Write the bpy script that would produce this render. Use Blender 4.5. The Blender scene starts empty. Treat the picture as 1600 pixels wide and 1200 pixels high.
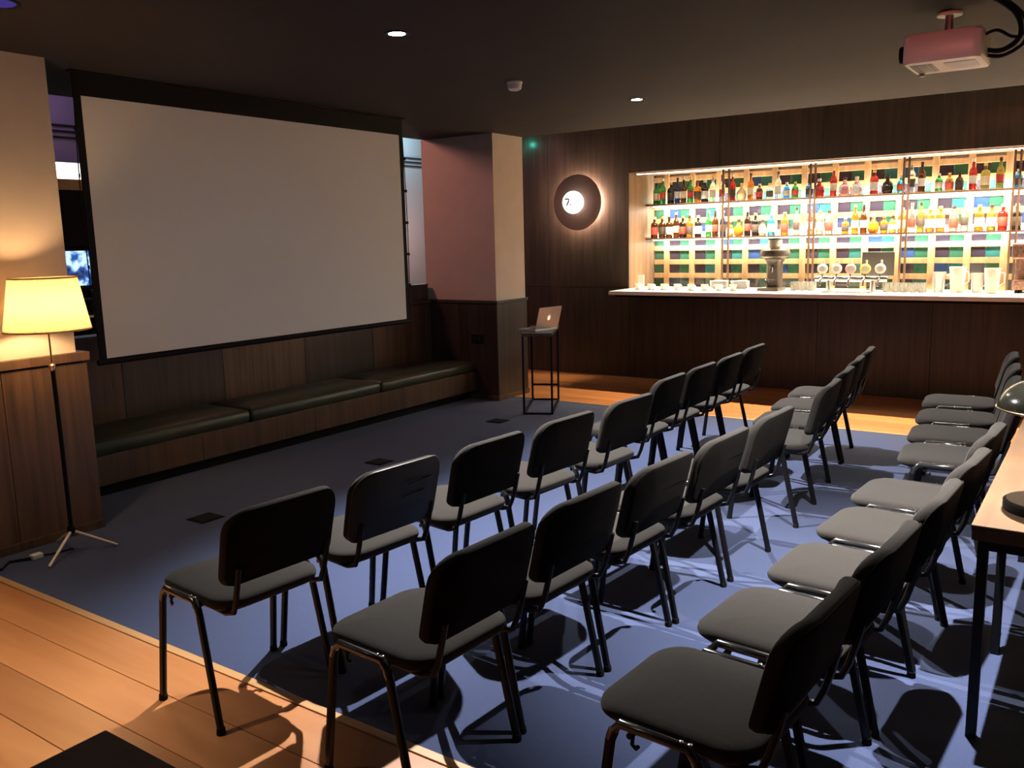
import bpy, bmesh, math, random
from mathutils import Vector, Matrix
random.seed(7)
scene = bpy.context.scene
COL = scene.collection

# ------------------------------------------------------------------ camera
cam_data = bpy.data.cameras.new('camera')
cam = bpy.data.objects.new('camera', cam_data)
COL.objects.link(cam)
YAW, PITCH, ROLL, FPX, EYE = 0.60764298, 0.16508084, -0.02411119, 1354.96, 1.70
fwd = Vector((-math.sin(YAW)*math.cos(PITCH), math.cos(YAW)*math.cos(PITCH), -math.sin(PITCH)))
rt = fwd.cross(Vector((0, 0, 1))).normalized()
up = rt.cross(fwd)
r2 = rt*math.cos(ROLL) + up*math.sin(ROLL)
u2 = -rt*math.sin(ROLL) + up*math.cos(ROLL)
m = Matrix((r2, u2, -fwd)).transposed().to_4x4()
m.translation = Vector((0, 0, EYE))
cam.matrix_world = m
cam_data.sensor_width = 36.0
cam_data.lens = 36.0*FPX/1600.0
cam_data.clip_start = 0.05
scene.camera = cam

# ------------------------------------------------------------------ world, exposure
world = bpy.data.worlds.new('world')
scene.world = world
world.use_nodes = True
world.node_tree.nodes['Background'].inputs[0].default_value = (0.02, 0.018, 0.02, 1)
world.node_tree.nodes['Background'].inputs[1].default_value = 0.3
vs = scene.view_settings
vs.view_transform = 'Standard'
vs.look = 'None'
vs.exposure = 0.15
vs.gamma = 1.0
vs.use_curve_mapping = False

# ------------------------------------------------------------------ light strengths
DOWNLIGHT_W = 1120.0
BAR_SOFFIT_W = 500.0
SHELF_LED_W = 68.0
FLOOR_LAMP_EMIT = 380.0
TABLE_LAMP_EMIT = 9.0
CEIL = 2.78

# ------------------------------------------------------------------ materials
MATS = {}
SHELL_MESH = None
def nodes_of(mat):
    mat.use_nodes = True
    nt = mat.node_tree
    return nt, nt.nodes['Principled BSDF']

def plain(name, col, rough=0.5, metal=0.0, spec=0.5, emit=None, strength=0.0, trans=0.0, sheen=0.0, bump=0.0, bscale=200.0, vary=0.0, vscale=6.0, coat=0.0):
    if name in MATS: return MATS[name]
    mt = bpy.data.materials.new(name)
    nt, b = nodes_of(mt)
    b.inputs['Base Color'].default_value = (*col, 1)
    b.inputs['Roughness'].default_value = rough
    b.inputs['Metallic'].default_value = metal
    b.inputs['Specular IOR Level'].default_value = spec
    b.inputs['Transmission Weight'].default_value = trans
    b.inputs['Sheen Weight'].default_value = sheen
    b.inputs['Coat Weight'].default_value = coat
    if emit:
        b.inputs['Emission Color'].default_value = (*emit, 1)
        b.inputs['Emission Strength'].default_value = strength
    if bump or vary:
        tc = nt.nodes.new('ShaderNodeTexCoord')
    if bump:
        n = nt.nodes.new('ShaderNodeTexNoise'); n.inputs['Scale'].default_value = bscale
        n.inputs['Detail'].default_value = 3
        bp = nt.nodes.new('ShaderNodeBump'); bp.inputs['Strength'].default_value = bump
        bp.inputs['Distance'].default_value = 0.004
        nt.links.new(tc.outputs['Object'], n.inputs['Vector'])
        nt.links.new(n.outputs['Fac'], bp.inputs['Height'])
        nt.links.new(bp.outputs['Normal'], b.inputs['Normal'])
    if vary:
        n2 = nt.nodes.new('ShaderNodeTexNoise'); n2.inputs['Scale'].default_value = vscale
        n2.inputs['Detail'].default_value = 5
        rp = nt.nodes.new('ShaderNodeValToRGB')
        rp.color_ramp.elements[0].position = 0.3; rp.color_ramp.elements[1].position = 0.7
        rp.color_ramp.elements[0].color = (*[c*(1-vary) for c in col], 1)
        rp.color_ramp.elements[1].color = (*[min(1, c*(1+vary)) for c in col], 1)
        nt.links.new(tc.outputs['Object'], n2.inputs['Vector'])
        nt.links.new(n2.outputs['Fac'], rp.inputs['Fac'])
        nt.links.new(rp.outputs['Color'], b.inputs['Base Color'])
    MATS[name] = mt
    return mt

def wood(name, dark, light, stretch=(1, 1, 0.06), scale=26.0, rough=0.4, coat=0.0, world_space=True, knots=False):
    if name in MATS: return MATS[name]
    mt = bpy.data.materials.new(name)
    nt, b = nodes_of(mt)
    geo = nt.nodes.new('ShaderNodeNewGeometry')
    mp = nt.nodes.new('ShaderNodeMapping'); mp.inputs['Scale'].default_value = stretch
    oi = nt.nodes.new('ShaderNodeObjectInfo')
    add = nt.nodes.new('ShaderNodeVectorMath'); add.operation = 'ADD'
    mul = nt.nodes.new('ShaderNodeMath'); mul.operation = 'MULTIPLY'; mul.inputs[1].default_value = 37.0
    nt.links.new(oi.outputs['Random'], mul.inputs[0])
    nt.links.new(geo.outputs['Position'], mp.inputs['Vector'])
    nt.links.new(mp.outputs['Vector'], add.inputs[0])
    nt.links.new(mul.outputs[0], add.inputs[1])
    n = nt.nodes.new('ShaderNodeTexNoise'); n.inputs['Scale'].default_value = scale
    n.inputs['Detail'].default_value = 6; n.inputs['Distortion'].default_value = 0.6
    nt.links.new(add.outputs[0], n.inputs['Vector'])
    rp = nt.nodes.new('ShaderNodeValToRGB')
    rp.color_ramp.elements[0].position = 0.3; rp.color_ramp.elements[1].position = 0.72
    rp.color_ramp.elements[0].color = (*dark, 1); rp.color_ramp.elements[1].color = (*light, 1)
    nt.links.new(n.outputs['Fac'], rp.inputs['Fac'])
    # each piece slightly lighter or darker
    hv = nt.nodes.new('ShaderNodeHueSaturation')
    mr = nt.nodes.new('ShaderNodeMapRange'); mr.inputs[3].default_value = 0.82; mr.inputs[4].default_value = 1.15
    nt.links.new(oi.outputs['Random'], mr.inputs[0]); nt.links.new(mr.outputs[0], hv.inputs['Value'])
    nt.links.new(rp.outputs['Color'], hv.inputs['Color'])
    out = hv.outputs['Color']
    if knots:
        v = nt.nodes.new('ShaderNodeTexVoronoi'); v.inputs['Scale'].default_value = 1.0
        mp2 = nt.nodes.new('ShaderNodeMapping'); mp2.inputs['Scale'].default_value = (1.5, 3.2, 1)
        nt.links.new(geo.outputs['Position'], mp2.inputs['Vector']); nt.links.new(mp2.outputs['Vector'], v.inputs['Vector'])
        kr = nt.nodes.new('ShaderNodeValToRGB')
        kr.color_ramp.elements[0].position = 0.035; kr.color_ramp.elements[1].position = 0.075
        kr.color_ramp.elements[0].color = (0.3, 0.2, 0.14, 1); kr.color_ramp.elements[1].color = (1, 1, 1, 1)
        nt.links.new(v.outputs['Distance'], kr.inputs['Fac'])
        mx = nt.nodes.new('ShaderNodeMix'); mx.data_type = 'RGBA'; mx.blend_type = 'MULTIPLY'; mx.inputs['Factor'].default_value = 1
        nt.links.new(out, mx.inputs['A']); nt.links.new(kr.outputs['Color'], mx.inputs['B'])
        out = mx.outputs['Result']
    nt.links.new(out, b.inputs['Base Color'])
    b.inputs['Roughness'].default_value = rough
    b.inputs['Coat Weight'].default_value = coat
    bp = nt.nodes.new('ShaderNodeBump'); bp.inputs['Strength'].default_value = 0.12; bp.inputs['Distance'].default_value = 0.003
    nt.links.new(n.outputs['Fac'], bp.inputs['Height']); nt.links.new(bp.outputs['Normal'], b.inputs['Normal'])
    MATS[name] = mt
    return mt

M_DARKWOOD = wood('dark stained veneer', (0.034, 0.026, 0.020), (0.074, 0.055, 0.042), (1, 1, 0.05), 22, 0.38)
M_BENCHWOOD = wood('brown bench veneer', (0.060, 0.034, 0.018), (0.145, 0.080, 0.042), (1, 1, 0.05), 22, 0.42)
M_PLANK = wood('orange pine boards', (0.40, 0.150, 0.050), (0.54, 0.235, 0.085), (0.10, 1, 1), 9, 0.36, knots=True)
M_EDGE = wood('pale floor trim', (0.50, 0.27, 0.11), (0.62, 0.36, 0.16), (0.1, 1, 1), 12, 0.35)
M_OAK = wood('oak bar lattice', (0.42, 0.22, 0.085), (0.62, 0.36, 0.16), (1, 1, 0.2), 14, 0.5)
M_JAMB = wood('tan jamb veneer', (0.15, 0.085, 0.045), (0.24, 0.15, 0.085), (1, 1, 0.05), 16, 0.5)
M_TABLE = wood('honey table top', (0.095, 0.048, 0.021), (0.145, 0.078, 0.036), (1, 0.08, 1), 12, 0.75)
M_TABLE_EDGE = wood('dark table edge', (0.10, 0.045, 0.02), (0.17, 0.08, 0.035), (1, 0.1, 1), 14, 0.45)
M_LOWTABLE = wood('walnut brown top', (0.050, 0.031, 0.022), (0.090, 0.057, 0.040), (0.2, 1, 1), 14, 0.75)
M_PLASTER = plain('cream plaster', (0.62, 0.52, 0.42), 0.85, bump=0.15, bscale=60, vary=0.04)
M_CEIL = plain('dark ceiling paint', (0.036, 0.032, 0.030), 0.8, spec=0.16, bump=0.1, bscale=80, vary=0.06, vscale=2)
M_CARPET = plain('blue grey carpet', (0.044, 0.061, 0.135), 0.95, spec=0.1, sheen=0.15, bump=0.7, bscale=420, vary=0.14, vscale=160)
M_DARKFLOOR = plain('dark vinyl floor', (0.03, 0.025, 0.025), 0.4)
M_BLACK = plain('black paint', (0.006, 0.006, 0.006), 0.7, spec=0.15)
M_STEEL = plain('black lacquered steel tube', (0.006, 0.006, 0.007), 0.38, spec=0.25)
M_RAIL = plain('glossy black rail', (0.02, 0.02, 0.02), 0.18, spec=0.8, coat=0.7)
M_FABRIC = plain('black chair fabric', (0.027, 0.0235, 0.021), 0.9, spec=0.12, sheen=0.08, bump=0.5, bscale=500, vary=0.15, vscale=220)
M_BACKCLOTH = plain('black back cloth', (0.012, 0.0105, 0.0098), 0.95, spec=0.06, bump=0.4, bscale=500)
M_SHELL = plain('black moulded plastic', (0.014, 0.013, 0.013), 0.48)
M_CHROME = plain('bright steel', (0.72, 0.72, 0.72), 0.2, metal=1.0)
M_RUBBER = plain('black rubber', (0.008, 0.008, 0.008), 0.8, spec=0.15)
M_SCREEN = plain('white screen cloth', (0.82, 0.80, 0.73), 0.9, spec=0.1)
M_LEATHER = plain('dark green leather', (0.042, 0.054, 0.028), 0.42, bump=0.25, bscale=90, vary=0.2, vscale=5)
M_COUNTER = plain('white stone worktop', (0.86, 0.84, 0.80), 0.25, vary=0.03)
M_WHITE = plain('white plastic', (0.78, 0.76, 0.73), 0.45)
M_PORCELAIN = plain('white porcelain', (0.85, 0.84, 0.82), 0.2)
M_SHELF = plain('dark bronze shelf', (0.06, 0.035, 0.022), 0.35)
M_GREY = plain('brushed grey metal', (0.45, 0.44, 0.43), 0.35, metal=0.9)
M_SILVER = plain('silver aluminium', (0.56, 0.55, 0.54), 0.42, metal=0.7)
M_BRASS = plain('pale brass', (0.80, 0.60, 0.40), 0.25, metal=1.0)
M_FOOT = plain('pale satin brass', (0.92, 0.76, 0.62), 0.35, metal=0.25)
M_KEYS = plain('dark keyboard', (0.02, 0.02, 0.022), 0.5)
M_GLASS = plain('clear glass', (0.92, 0.95, 0.95), 0.04, trans=0.92)
M_PROJ = plain('white projector casing', (0.62, 0.58, 0.55), 0.38)
M_VENT = plain('beige vent slats', (0.40, 0.36, 0.30), 0.5)
M_LED = plain('led strip', (1, 1, 1), 0.5, emit=(1.0, 0.80, 0.55), strength=9)
M_LEDC = plain('cool led strip', (1, 1, 1), 0.5, emit=(0.95, 1.0, 0.93), strength=10)
M_LAMPDISC = plain('warm downlight lens', (1, 1, 1), 0.5, emit=(1.0, 0.96, 0.92), strength=200)
M_GLOBE = plain('opal globe', (1, 1, 1), 0.4, emit=(1.0, 0.94, 0.87), strength=1.35)
M_RING = plain('halo ring', (1, 1, 1), 0.5, emit=(1.0, 0.68, 0.50), strength=95)
M_PURPLE = plain('mauve paint', (0.45, 0.40, 0.46), 0.8)
M_GROOVE = plain('dark groove', (0.02, 0.015, 0.02), 0.8)

# ------------------------------------------------------------------ mesh helpers
class MB:
    """collects shapes, builds them as one mesh"""
    def __init__(s): s.v = []; s.f = []
    def add(s, vs, fs):
        o = len(s.v); s.v += [tuple(p) for p in vs]; s.f += [tuple(i+o for i in f) for f in fs]; return s
    def box(s, x0, x1, y0, y1, z0, z1):
        return s.add([(x0,y0,z0),(x1,y0,z0),(x1,y1,z0),(x0,y1,z0),(x0,y0,z1),(x1,y0,z1),(x1,y1,z1),(x0,y1,z1)],
                     [(0,3,2,1),(4,5,6,7),(0,1,5,4),(1,2,6,5),(2,3,7,6),(3,0,4,7)])
    def tube(s, path, r, n=8, ov=1.0):
        P = [Vector(p) for p in path]; rings = []
        ref = None
        for i, p in enumerate(P):
            t = ((P[min(i+1, len(P)-1)] - P[max(i-1, 0)])).normalized()
            if ref is None:
                ref = Vector((0, 1, 0)) if abs(t.y) < 0.9 else Vector((0, 0, 1))
            a = (ref - t*ref.dot(t)).normalized(); b = t.cross(a); ref = a
            rr = r[i] if isinstance(r, (list, tuple)) else r
            rings.append([p + a*rr*math.cos(2*math.pi*k/n) + b*rr*ov*math.sin(2*math.pi*k/n) for k in range(n)])
        vs = [q for g in rings for q in g]; fs = []
        for i in range(len(P)-1):
            for k in range(n):
                fs.append((i*n+k, i*n+(k+1) % n, (i+1)*n+(k+1) % n, (i+1)*n+k))
        fs.append(tuple(reversed(range(n)))); fs.append(tuple((len(P)-1)*n+k for k in range(n)))
        return s.add(vs, fs)
    def lathe(s, prof, n=16, c=(0, 0, 0), axis='z', closed=False):
        vs = []; fs = []
        for r, h in prof:
            for k in range(n):
                a = 2*math.pi*k/n; x, y = r*math.cos(a), r*math.sin(a)
                p = {'z': (x, y, h), 'y': (x, h, y), 'x': (h, x, y)}[axis]
                vs.append((p[0]+c[0], p[1]+c[1], p[2]+c[2]))
        L = len(prof)
        for i in range(L-1 + (1 if closed else 0)):
            j = (i+1) % L
            for k in range(n):
                fs.append((i*n+k, i*n+(k+1) % n, j*n+(k+1) % n, j*n+k))
        if not closed:
            fs.append(tuple(reversed(range(n)))); fs.append(tuple((L-1)*n+k for k in range(n)))
        return s.add(vs, fs)
    def rings(s, rings, cap=True):
        n = len(rings[0]); vs = [p for g in rings for p in g]; fs = []
        for i in range(len(rings)-1):
            for k in range(n):
                fs.append((i*n+k, i*n+(k+1) % n, (i+1)*n+(k+1) % n, (i+1)*n+k))
        if cap:
            fs.append(tuple(reversed(range(n)))); fs.append(tuple((len(rings)-1)*n+k for k in range(n)))
        return s.add(vs, fs)
    def mesh(s, name, mat, smooth=False, bevel=0.0, fix=True):
        me = bpy.data.meshes.new(name)
        me.from_pydata(s.v, [], s.f)
        bm = bmesh.new(); bm.from_mesh(me)
        if bevel:
            bmesh.ops.bevel(bm, geom=[e for e in bm.edges], offset=bevel, segments=2, profile=0.6, affect='EDGES')
        if fix: bmesh.ops.recalc_face_normals(bm, faces=bm.faces)
        bm.to_mesh(me); bm.free()
        me.materials.append(mat)
        if smooth:
            for p in me.polygons: p.use_smooth = True
            me.set_sharp_from_angle(angle=math.radians(40))
        return me
    def build(s, name, mat, parent=None, smooth=False, bevel=0.0, loc=None):
        o = bpy.data.objects.new(name, s.mesh(name, mat, smooth, bevel))
        COL.objects.link(o)
        if parent: o.parent = parent
        if loc: o.location = loc
        return o

def obj_from(name, me, parent=None, loc=(0, 0, 0), rz=0.0):
    o = bpy.data.objects.new(name, me); COL.objects.link(o)
    if parent: o.parent = parent
    o.location = loc; o.rotation_euler = (0, 0, rz)
    return o
def tag(o, label, cat, group=None):
    o['label'] = label; o['category'] = cat
    if group: o['group'] = group
    return o
def thing(name, label, cat, loc=(0, 0, 0), rz=0.0, group=None):
    o = bpy.data.objects.new(name, None); COL.objects.link(o)
    o.empty_display_size = 0.1
    o.location = loc; o.rotation_euler = (0, 0, rz)
    return tag(o, label, cat, group)
def struct(o, label=None):
    o['kind'] = 'structure'
    if label: o['label'] = label
    return o
def copy_tree(o, parent=None):
    c = o.copy(); COL.objects.link(c)
    if parent: c.parent = parent
    for ch in o.children: copy_tree(ch, c)
    return c
def rrect(w, d, r, n=5, rt=None):
    """rounded rectangle outline centred on origin, w along u, d along v; rt = radius at +v corners"""
    rt = r if rt is None else rt
    pts = []
    for (sx, sy, a0, rr) in ((1, 1, 0, rt), (-1, 1, 90, rt), (-1, -1, 180, r), (1, -1, 270, r)):
        rr = min(rr, w/2-1e-4, d/2-1e-4); rr = max(rr, 1e-4)
        cx, cy = sx*(w/2-rr), sy*(d/2-rr)
        for k in range(n+1):
            a = math.radians(a0+90*k/n)
            pts.append((cx+rr*math.cos(a), cy+rr*math.sin(a)))
    return pts
def pad(w, d, t, r, crown=0.0, fn=None, n=5, rt=None, edge=0.012):
    """cushion: outline in (u,v), thickness along n; fn maps (u,v,n) -> xyz"""
    mb = MB(); rings = []
    lv = [(edge, 0.0), (edge*0.25, t*0.22), (0, t*0.5), (edge*0.3, t*0.8), (edge, t*0.95), (edge*2.2, t+crown*0.25), (min(w, d)*0.22, t+crown*0.8), (min(w, d)*0.38, t+crown)]
    for ins, h in lv:
        o = rrect(w-2*ins, d-2*ins, max(r-ins, 0.01), n, None if rt is None else max(rt-ins, 0.01))
        rings.append([fn(u, v, h) if fn else (u, v, h) for u, v in o])
    mb.rings(rings)
    return mb
def light_point(name, loc, watt, col, size=0.05):
    l = bpy.data.lights.new(name, 'POINT'); l.energy = watt; l.color = col; l.shadow_soft_size = size
    o = bpy.data.objects.new(name, l); COL.objects.link(o); o.location = loc; return o
def light_area(name, loc, rot, sx, sy, watt, col, spread=180):
    l = bpy.data.lights.new(name, 'AREA'); l.shape = 'RECTANGLE'; l.size = sx; l.size_y = sy
    l.energy = watt; l.color = col; l.spread = math.radians(spread)
    o = bpy.data.objects.new(name, l); COL.objects.link(o); o.location = loc; o.rotation_euler = rot; return o
def light_spot(name, loc, watt, col, ang=150, blend=0.5, size=0.03, rot=(0, 0, 0)):
    l = bpy.data.lights.new(name, 'SPOT'); l.energy = watt; l.color = col
    l.spot_size = math.radians(ang); l.spot_blend = blend; l.shadow_soft_size = size
    o = bpy.data.objects.new(name, l); COL.objects.link(o); o.location = loc; o.rotation_euler = rot; return o

# ================================================================== STRUCTURE
# floor: blue carpet between the two boarded strips
fl = struct(MB().box(-6.3, 3.4, 2.035, 7.70, -0.05, 0.0).build('floor', M_CARPET), 'blue grey carpet under the rows of chairs')
wf = struct(MB().box(-6.3, 3.4, -3.2, 2.035, -0.09, -0.022).build('floor', M_BLACK), 'orange pine board floor at the carpet edge')
wf2 = struct(MB().box(-6.8, 3.4, 7.70, 9.47, -0.09, -0.022).build('floor', M_BLACK), 'orange pine board strip in front of the bar')
def boards(parent, ys, x0, x1, lengths, mat):
    for i, (a, b) in enumerate(ys):
        x = x0; k = i
        while x < x1-0.01:
            L = lengths[k % len(lengths)]; k += 1
            e = min(x+L, x1)
            if x1-e < 0.5: e = x1
            MB().box(x+0.0012, e-0.0012, a+0.0022, b-0.0022, -0.022, 0.0).build('plank', mat, parent, bevel=0.0012)
            x = e
ys = [(1.775, 1.995), (1.555, 1.775), (1.355, 1.555)]
y = 1.355
while y > -1.2:
    ys.append((y-0.21, y)); y -= 0.21
boards(wf, ys, -5.08, 3.3, [4.6, 3.7, 5.2], M_PLANK)
boards(wf, [(-3.2, -1.2+0.0)], -5.08, 3.3, [9], M_PLANK)
MB().box(-5.08, 3.3, 1.997, 2.035, -0.02, 0.004).build('edge_strip', M_EDGE, wf, bevel=0.002)
ys2 = [(7.74+0.216*i, 7.74+0.216*(i+1)) for i in range(8)]
boards(wf2, ys2, -6.6, 3.3, [3.9, 3.1, 4.4], M_PLANK)
MB().box(-6.6, 3.3, 7.70, 7.738, -0.02, 0.004).build('edge_strip', M_EDGE, wf2, bevel=0.002)

# ceiling
struct(MB().box(-6.25, 3.4, -3.2, 8.0, CEIL, CEIL+0.1).build('ceiling', M_CEIL), 'dark painted flat ceiling')
struct(MB().box(-6.8, 3.4, 7.95, 9.7, 3.06, 3.14).build('ceiling', M_CEIL), 'raised dark ceiling strip along the bar')
struct(MB().box(-6.25, 3.4, 7.95, 8.0, CEIL+0.1, 3.06).build('trim_1', M_CEIL))

# room behind and beside the camera
struct(MB().box(3.4, 3.5, -3.2, 10.3, 0, 3.1).build('wall_right', M_PLASTER))
struct(MB().box(-5.3, 3.5, -3.3, -3.2, 0, 3.1).build('wall_near', M_PLASTER))

# left wall with the plaster pier by the floor lamp
wl = struct(MB().box(-6.30, -5.09, -3.2, 2.752, 1.05, CEIL).build('wall_left', M_PLASTER), 'cream plaster wall behind the floor lamp')
MB().box(-6.30, -5.075, -3.2, 2.785, 0.0, 1.05).build('wainscot_core', M_BLACK, wl)
for i, (a, b) in enumerate([(2.30, 2.79), (1.20, 2.297), (0.10, 1.197), (-1.0, 0.097), (-3.2, -1.003)]):
    MB().box(-5.075, -5.06, a, b, 0.045, 1.035).build('panel', M_BENCHWOOD, wl, bevel=0.002)
MB().box(-6.30, -5.062, 2.785, 2.797, 0.045, 1.035).build('panel', M_BENCHWOOD, wl, bevel=0.002)
MB().box(-6.32, -5.045, -3.2, 2.812, 1.045, 1.098).build('cap_rail', M_BENCHWOOD, wl, bevel=0.004)
struct(MB().box(-5.062, -5.045, -3.2, 2.80, 0.0, 0.05).build('baseboard_left', M_BENCHWOOD))

# low wall behind the bench, below the opening to the next room
lw = struct(MB().box(-6.37, -6.27, 2.80, 7.423, 0.0, 1.03).build('wall_bench', M_BLACK), 'dark veneered low wall behind the long bench')
for i in range(5):
    a = 2.80+i*0.9246
    MB().box(-6.27, -6.25, a+0.002, a+0.9226, 0.0, 1.028).build('panel', M_BENCHWOOD if i % 2 == 0 else M_DARKWOOD, lw, bevel=0.002)
MB().box(-6.40, -6.22, 2.80, 7.423, 1.03, 1.062).build('cap_rail', M_BENCHWOOD, lw, bevel=0.003)

# plaster column between screen and bar
co = struct(MB().box(-6.30, -5.347, 7.438, 7.985, 1.04, CEIL).build('wall_column', M_PLASTER), 'square cream plaster column with dark wainscot')
MB().box(-6.30, -5.345, 7.436, 7.985, 0, 1.04).build('wainscot_core', M_BLACK, co)
for a, b in ((-6.30, -5.832), (-5.828, -5.334)):
    MB().box(a, b, 7.423, 7.436, 0.0, 1.035).build('panel', M_DARKWOOD, co, bevel=0.002)
MB().box(-5.345, -5.332, 7.425, 7.99, 0.0, 1.035).build('panel', M_DARKWOOD, co, bevel=0.002)
MB().box(-6.31, -5.320, 7.411, 8.0, 1.035, 1.068).build('cap_rail', M_DARKWOOD, co, bevel=0.004)
struct(MB().box(-5.98, -5.316, 7.405, 8.0, 0.0, 0.05).build('baseboard_column', M_BENCHWOOD, bevel=0.002))

# bar wall
YB = 9.47
bw = struct(MB().box(-6.8, -4.85, YB+0.02, YB+0.16, 0, 3.06).build('wall_bar', M_BLACK), 'dark veneered wall carrying the round lamp and the bar')
bh = struct(MB().box(-4.85, 3.4, YB+0.02, YB+0.16, 2.47, 3.06).build('wall_header', M_BLACK), 'dark veneered header above the bar opening')
bf = struct(MB().box(-4.85, 3.4, YB+0.02, YB+0.16, 0.0, 1.03).build('wall_bar_front', M_BLACK), 'dark veneered bar front below the white counter')
for a, b in ((-6.8, -5.962), (-5.958, -4.83)):
    MB().box(a, b, YB, YB+0.02, 1.093, 3.06).build('panel', M_DARKWOOD, bw, bevel=0.002)
    MB().box(a, b, YB, YB+0.02, 0.0, 1.088).build('panel', M_DARKWOOD, bw, bevel=0.002)
x = -4.826
while x < 3.2:
    e = min(x+1.12, 3.4)
    MB().box(x, e-0.004, YB, YB+0.02, 2.445, 3.06).build('panel', M_DARKWOOD, bh, bevel=0.002)
    MB().box(x, e-0.004, YB, YB+0.02, 0.0, 1.038).build('panel', M_DARKWOOD, bf, bevel=0.002)
    x = e
struct(MB().box(-4.87, -4.832, YB+0.02, 10.21, 1.04, 2.445).build('wall_jamb', M_JAMB, bevel=0.002), 'tan veneered side of the bar opening')
MB().box(-4.83, 3.4, YB+0.02, 10.25, 2.447, 2.47).build('soffit', M_JAMB, bh)
struct(MB().box(-5.0, 3.4, 10.21, 10.3, 0.0, 2.6).build('wall_back', M_PLASTER), 'wall behind the bar lattice')
struct(MB().box(-5.0, 3.4, 9.63, 10.3, -0.05, 0.0).build('floor', M_DARKFLOOR), 'dark floor behind the bar')
struct(MB().box(-6.85, -6.75, 9.63, 13.0, 0, 3.7).build('wall_passage', M_PURPLE))
struct(MB().box(-6.90, -6.80, 7.95, 9.7, 3.06, 3.7).build('wall_passage', M_CEIL))
struct(MB().box(-6.90, -6.25, 7.90, 7.95, 3.06, 3.7).build('wall_passage', M_CEIL))

# next room, seen past both sides of the screen
struct(MB().box(-9.62, -9.5, 0.5, 13.0, 0, 3.7).build('wall_far', M_PURPLE), 'plain wall of the next room')
struct(MB().box(-9.5, -6.25, 0.5, 13.0, -0.06, -0.001).build('floor', M_DARKFLOOR), 'dark floor of the next room')
struct(MB().box(-9.6, -6.25, 0.5, 13.0, 3.62, 3.7).build('ceiling', M_CEIL), 'dark ceiling of the next room')
struct(MB().box(-9.6, -6.8, 13.0, 13.1, 0, 3.7).build('wall_end', M_PURPLE))
struct(MB().box(-9.6, -6.25, 0.4, 0.5, 0, 3.7).build('wall_end', M_PURPLE))
struct(MB().box(-6.34, -6.25, 0.5, 8.0, CEIL+0.1, 3.7).build('wall_above', M_CEIL))
for i, z in enumerate((2.895, 2.958, 3.02)):
    struct(MB().box(-9.5, -9.475, 0.5, 13.0, z, z+0.022).build('trim_%d' % (i+2), M_GROOVE))

# ================================================================== LAMPS (the place's own, plus an added blue one)
def downlight(x, y, label, watt, col=(1.0, 0.95, 0.90), r=0.045, mat=None, aim=None, cone=80):
    t = thing('downlight', label, 'ceiling light', (x, y, CEIL), group=None)
    MB().lathe([(r, -0.004), (r+0.018, -0.006), (r+0.020, 0.0), (r, 0.0)], 24, closed=True).build('trim_ring', M_BLACK, t, smooth=True)
    MB().lathe([(r*0.98, -0.0035), (r*0.98, -0.001)], 24).build('lens', mat or M_LAMPDISC, t)
    if watt:
        s = light_spot('downlight_beam', (x, y, CEIL-0.012), watt, col, cone, 1.0, 0.016)
        if aim: s.rotation_euler = (Vector((aim[0], aim[1], 0)) - Vector((x, y, CEIL))).to_track_quat('-Z', 'Y').to_euler()
    return t
downlight(-3.192, 3.611, 'recessed ceiling downlight glowing above the front row of chairs', DOWNLIGHT_W, aim=(-2.1, 3.5), cone=95)
downlight(-3.245, 6.505, 'recessed ceiling downlight glowing nearest the bar wall', DOWNLIGHT_W, r=0.042, aim=(-1.9, 6.0), cone=98)
downlight(-0.50, 3.45, 'recessed ceiling downlight glowing above the back row of chairs', DOWNLIGHT_W, aim=(-0.6, 3.85), cone=82)
downlight(-3.6, 0.35, 'recessed ceiling downlight glowing above the wooden floor', DOWNLIGHT_W*0.32, col=(1.0, 0.86, 0.70))
M_BLUE_GLOW = plain('blue lens', (0.02, 0.02, 0.2), 0.4, emit=(0.05, 0.04, 0.7), strength=0.22)
downlight(-4.13, 2.04, 'added ceiling lamp with a deep blue lens, standing for a blue ceiling glow', 0, r=0.085, mat=M_BLUE_GLOW)  # added disc imitates a blue glow on the ceiling, casts no beam

# ================================================================== PROJECTION SCREEN
sc = thing('projection_screen', 'large pull-down projection screen hanging above the long bench', 'projection screen', (-5.30, 4.51, CEIL))
W2, ZT, ZB = 1.447, 2.632-CEIL, 1.008-CEIL
MB().box(-0.004, 0.004, -W2, W2, ZB, ZT).build('cloth', M_SCREEN, sc)
for s in (-1, 1):
    # black side hem with tension tabs
    mb = MB()
    a, b = (W2, W2+0.045) if s > 0 else (-W2-0.045, -W2)
    mb.box(-0.005, 0.005, a, b, ZB-0.01, ZT)
    hem = mb.build('side_hem', M_BLACK, sc)
    cord = MB()
    pts = [(0.004, s*(W2+0.045+0.02*math.sin(math.pi*k/14)), ZT-0.02-(ZT-ZB-0.04)*k/14) for k in range(15)]
    cord.tube(pts, 0.004, 6).build('tension_cord', M_BLACK, sc, smooth=True)
    for k in range(5):
        z = ZT-0.2-k*0.28
        MB().box(-0.004, 0.004, s*(W2+0.04) - 0.012, s*(W2+0.04)+0.03*s + 0.012, z-0.012, z+0.012).build('tension_tab', M_BLACK, sc)
MB().tube([(0, -W2-0.06, ZB-0.022), (0, W2+0.06, ZB-0.022)], 0.02, 10).build('weight_bar', M_BLACK, sc, smooth=True)
MB().box(-0.006, 0.006, -W2-0.045, W2+0.045, ZT, -0.012).build('top_drop', M_BLACK, sc)
MB().box(-0.03, 0.03, -W2-0.06, W2+0.06, -0.012, -0.0005).build('ceiling_slot', M_BLACK, sc)

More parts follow.
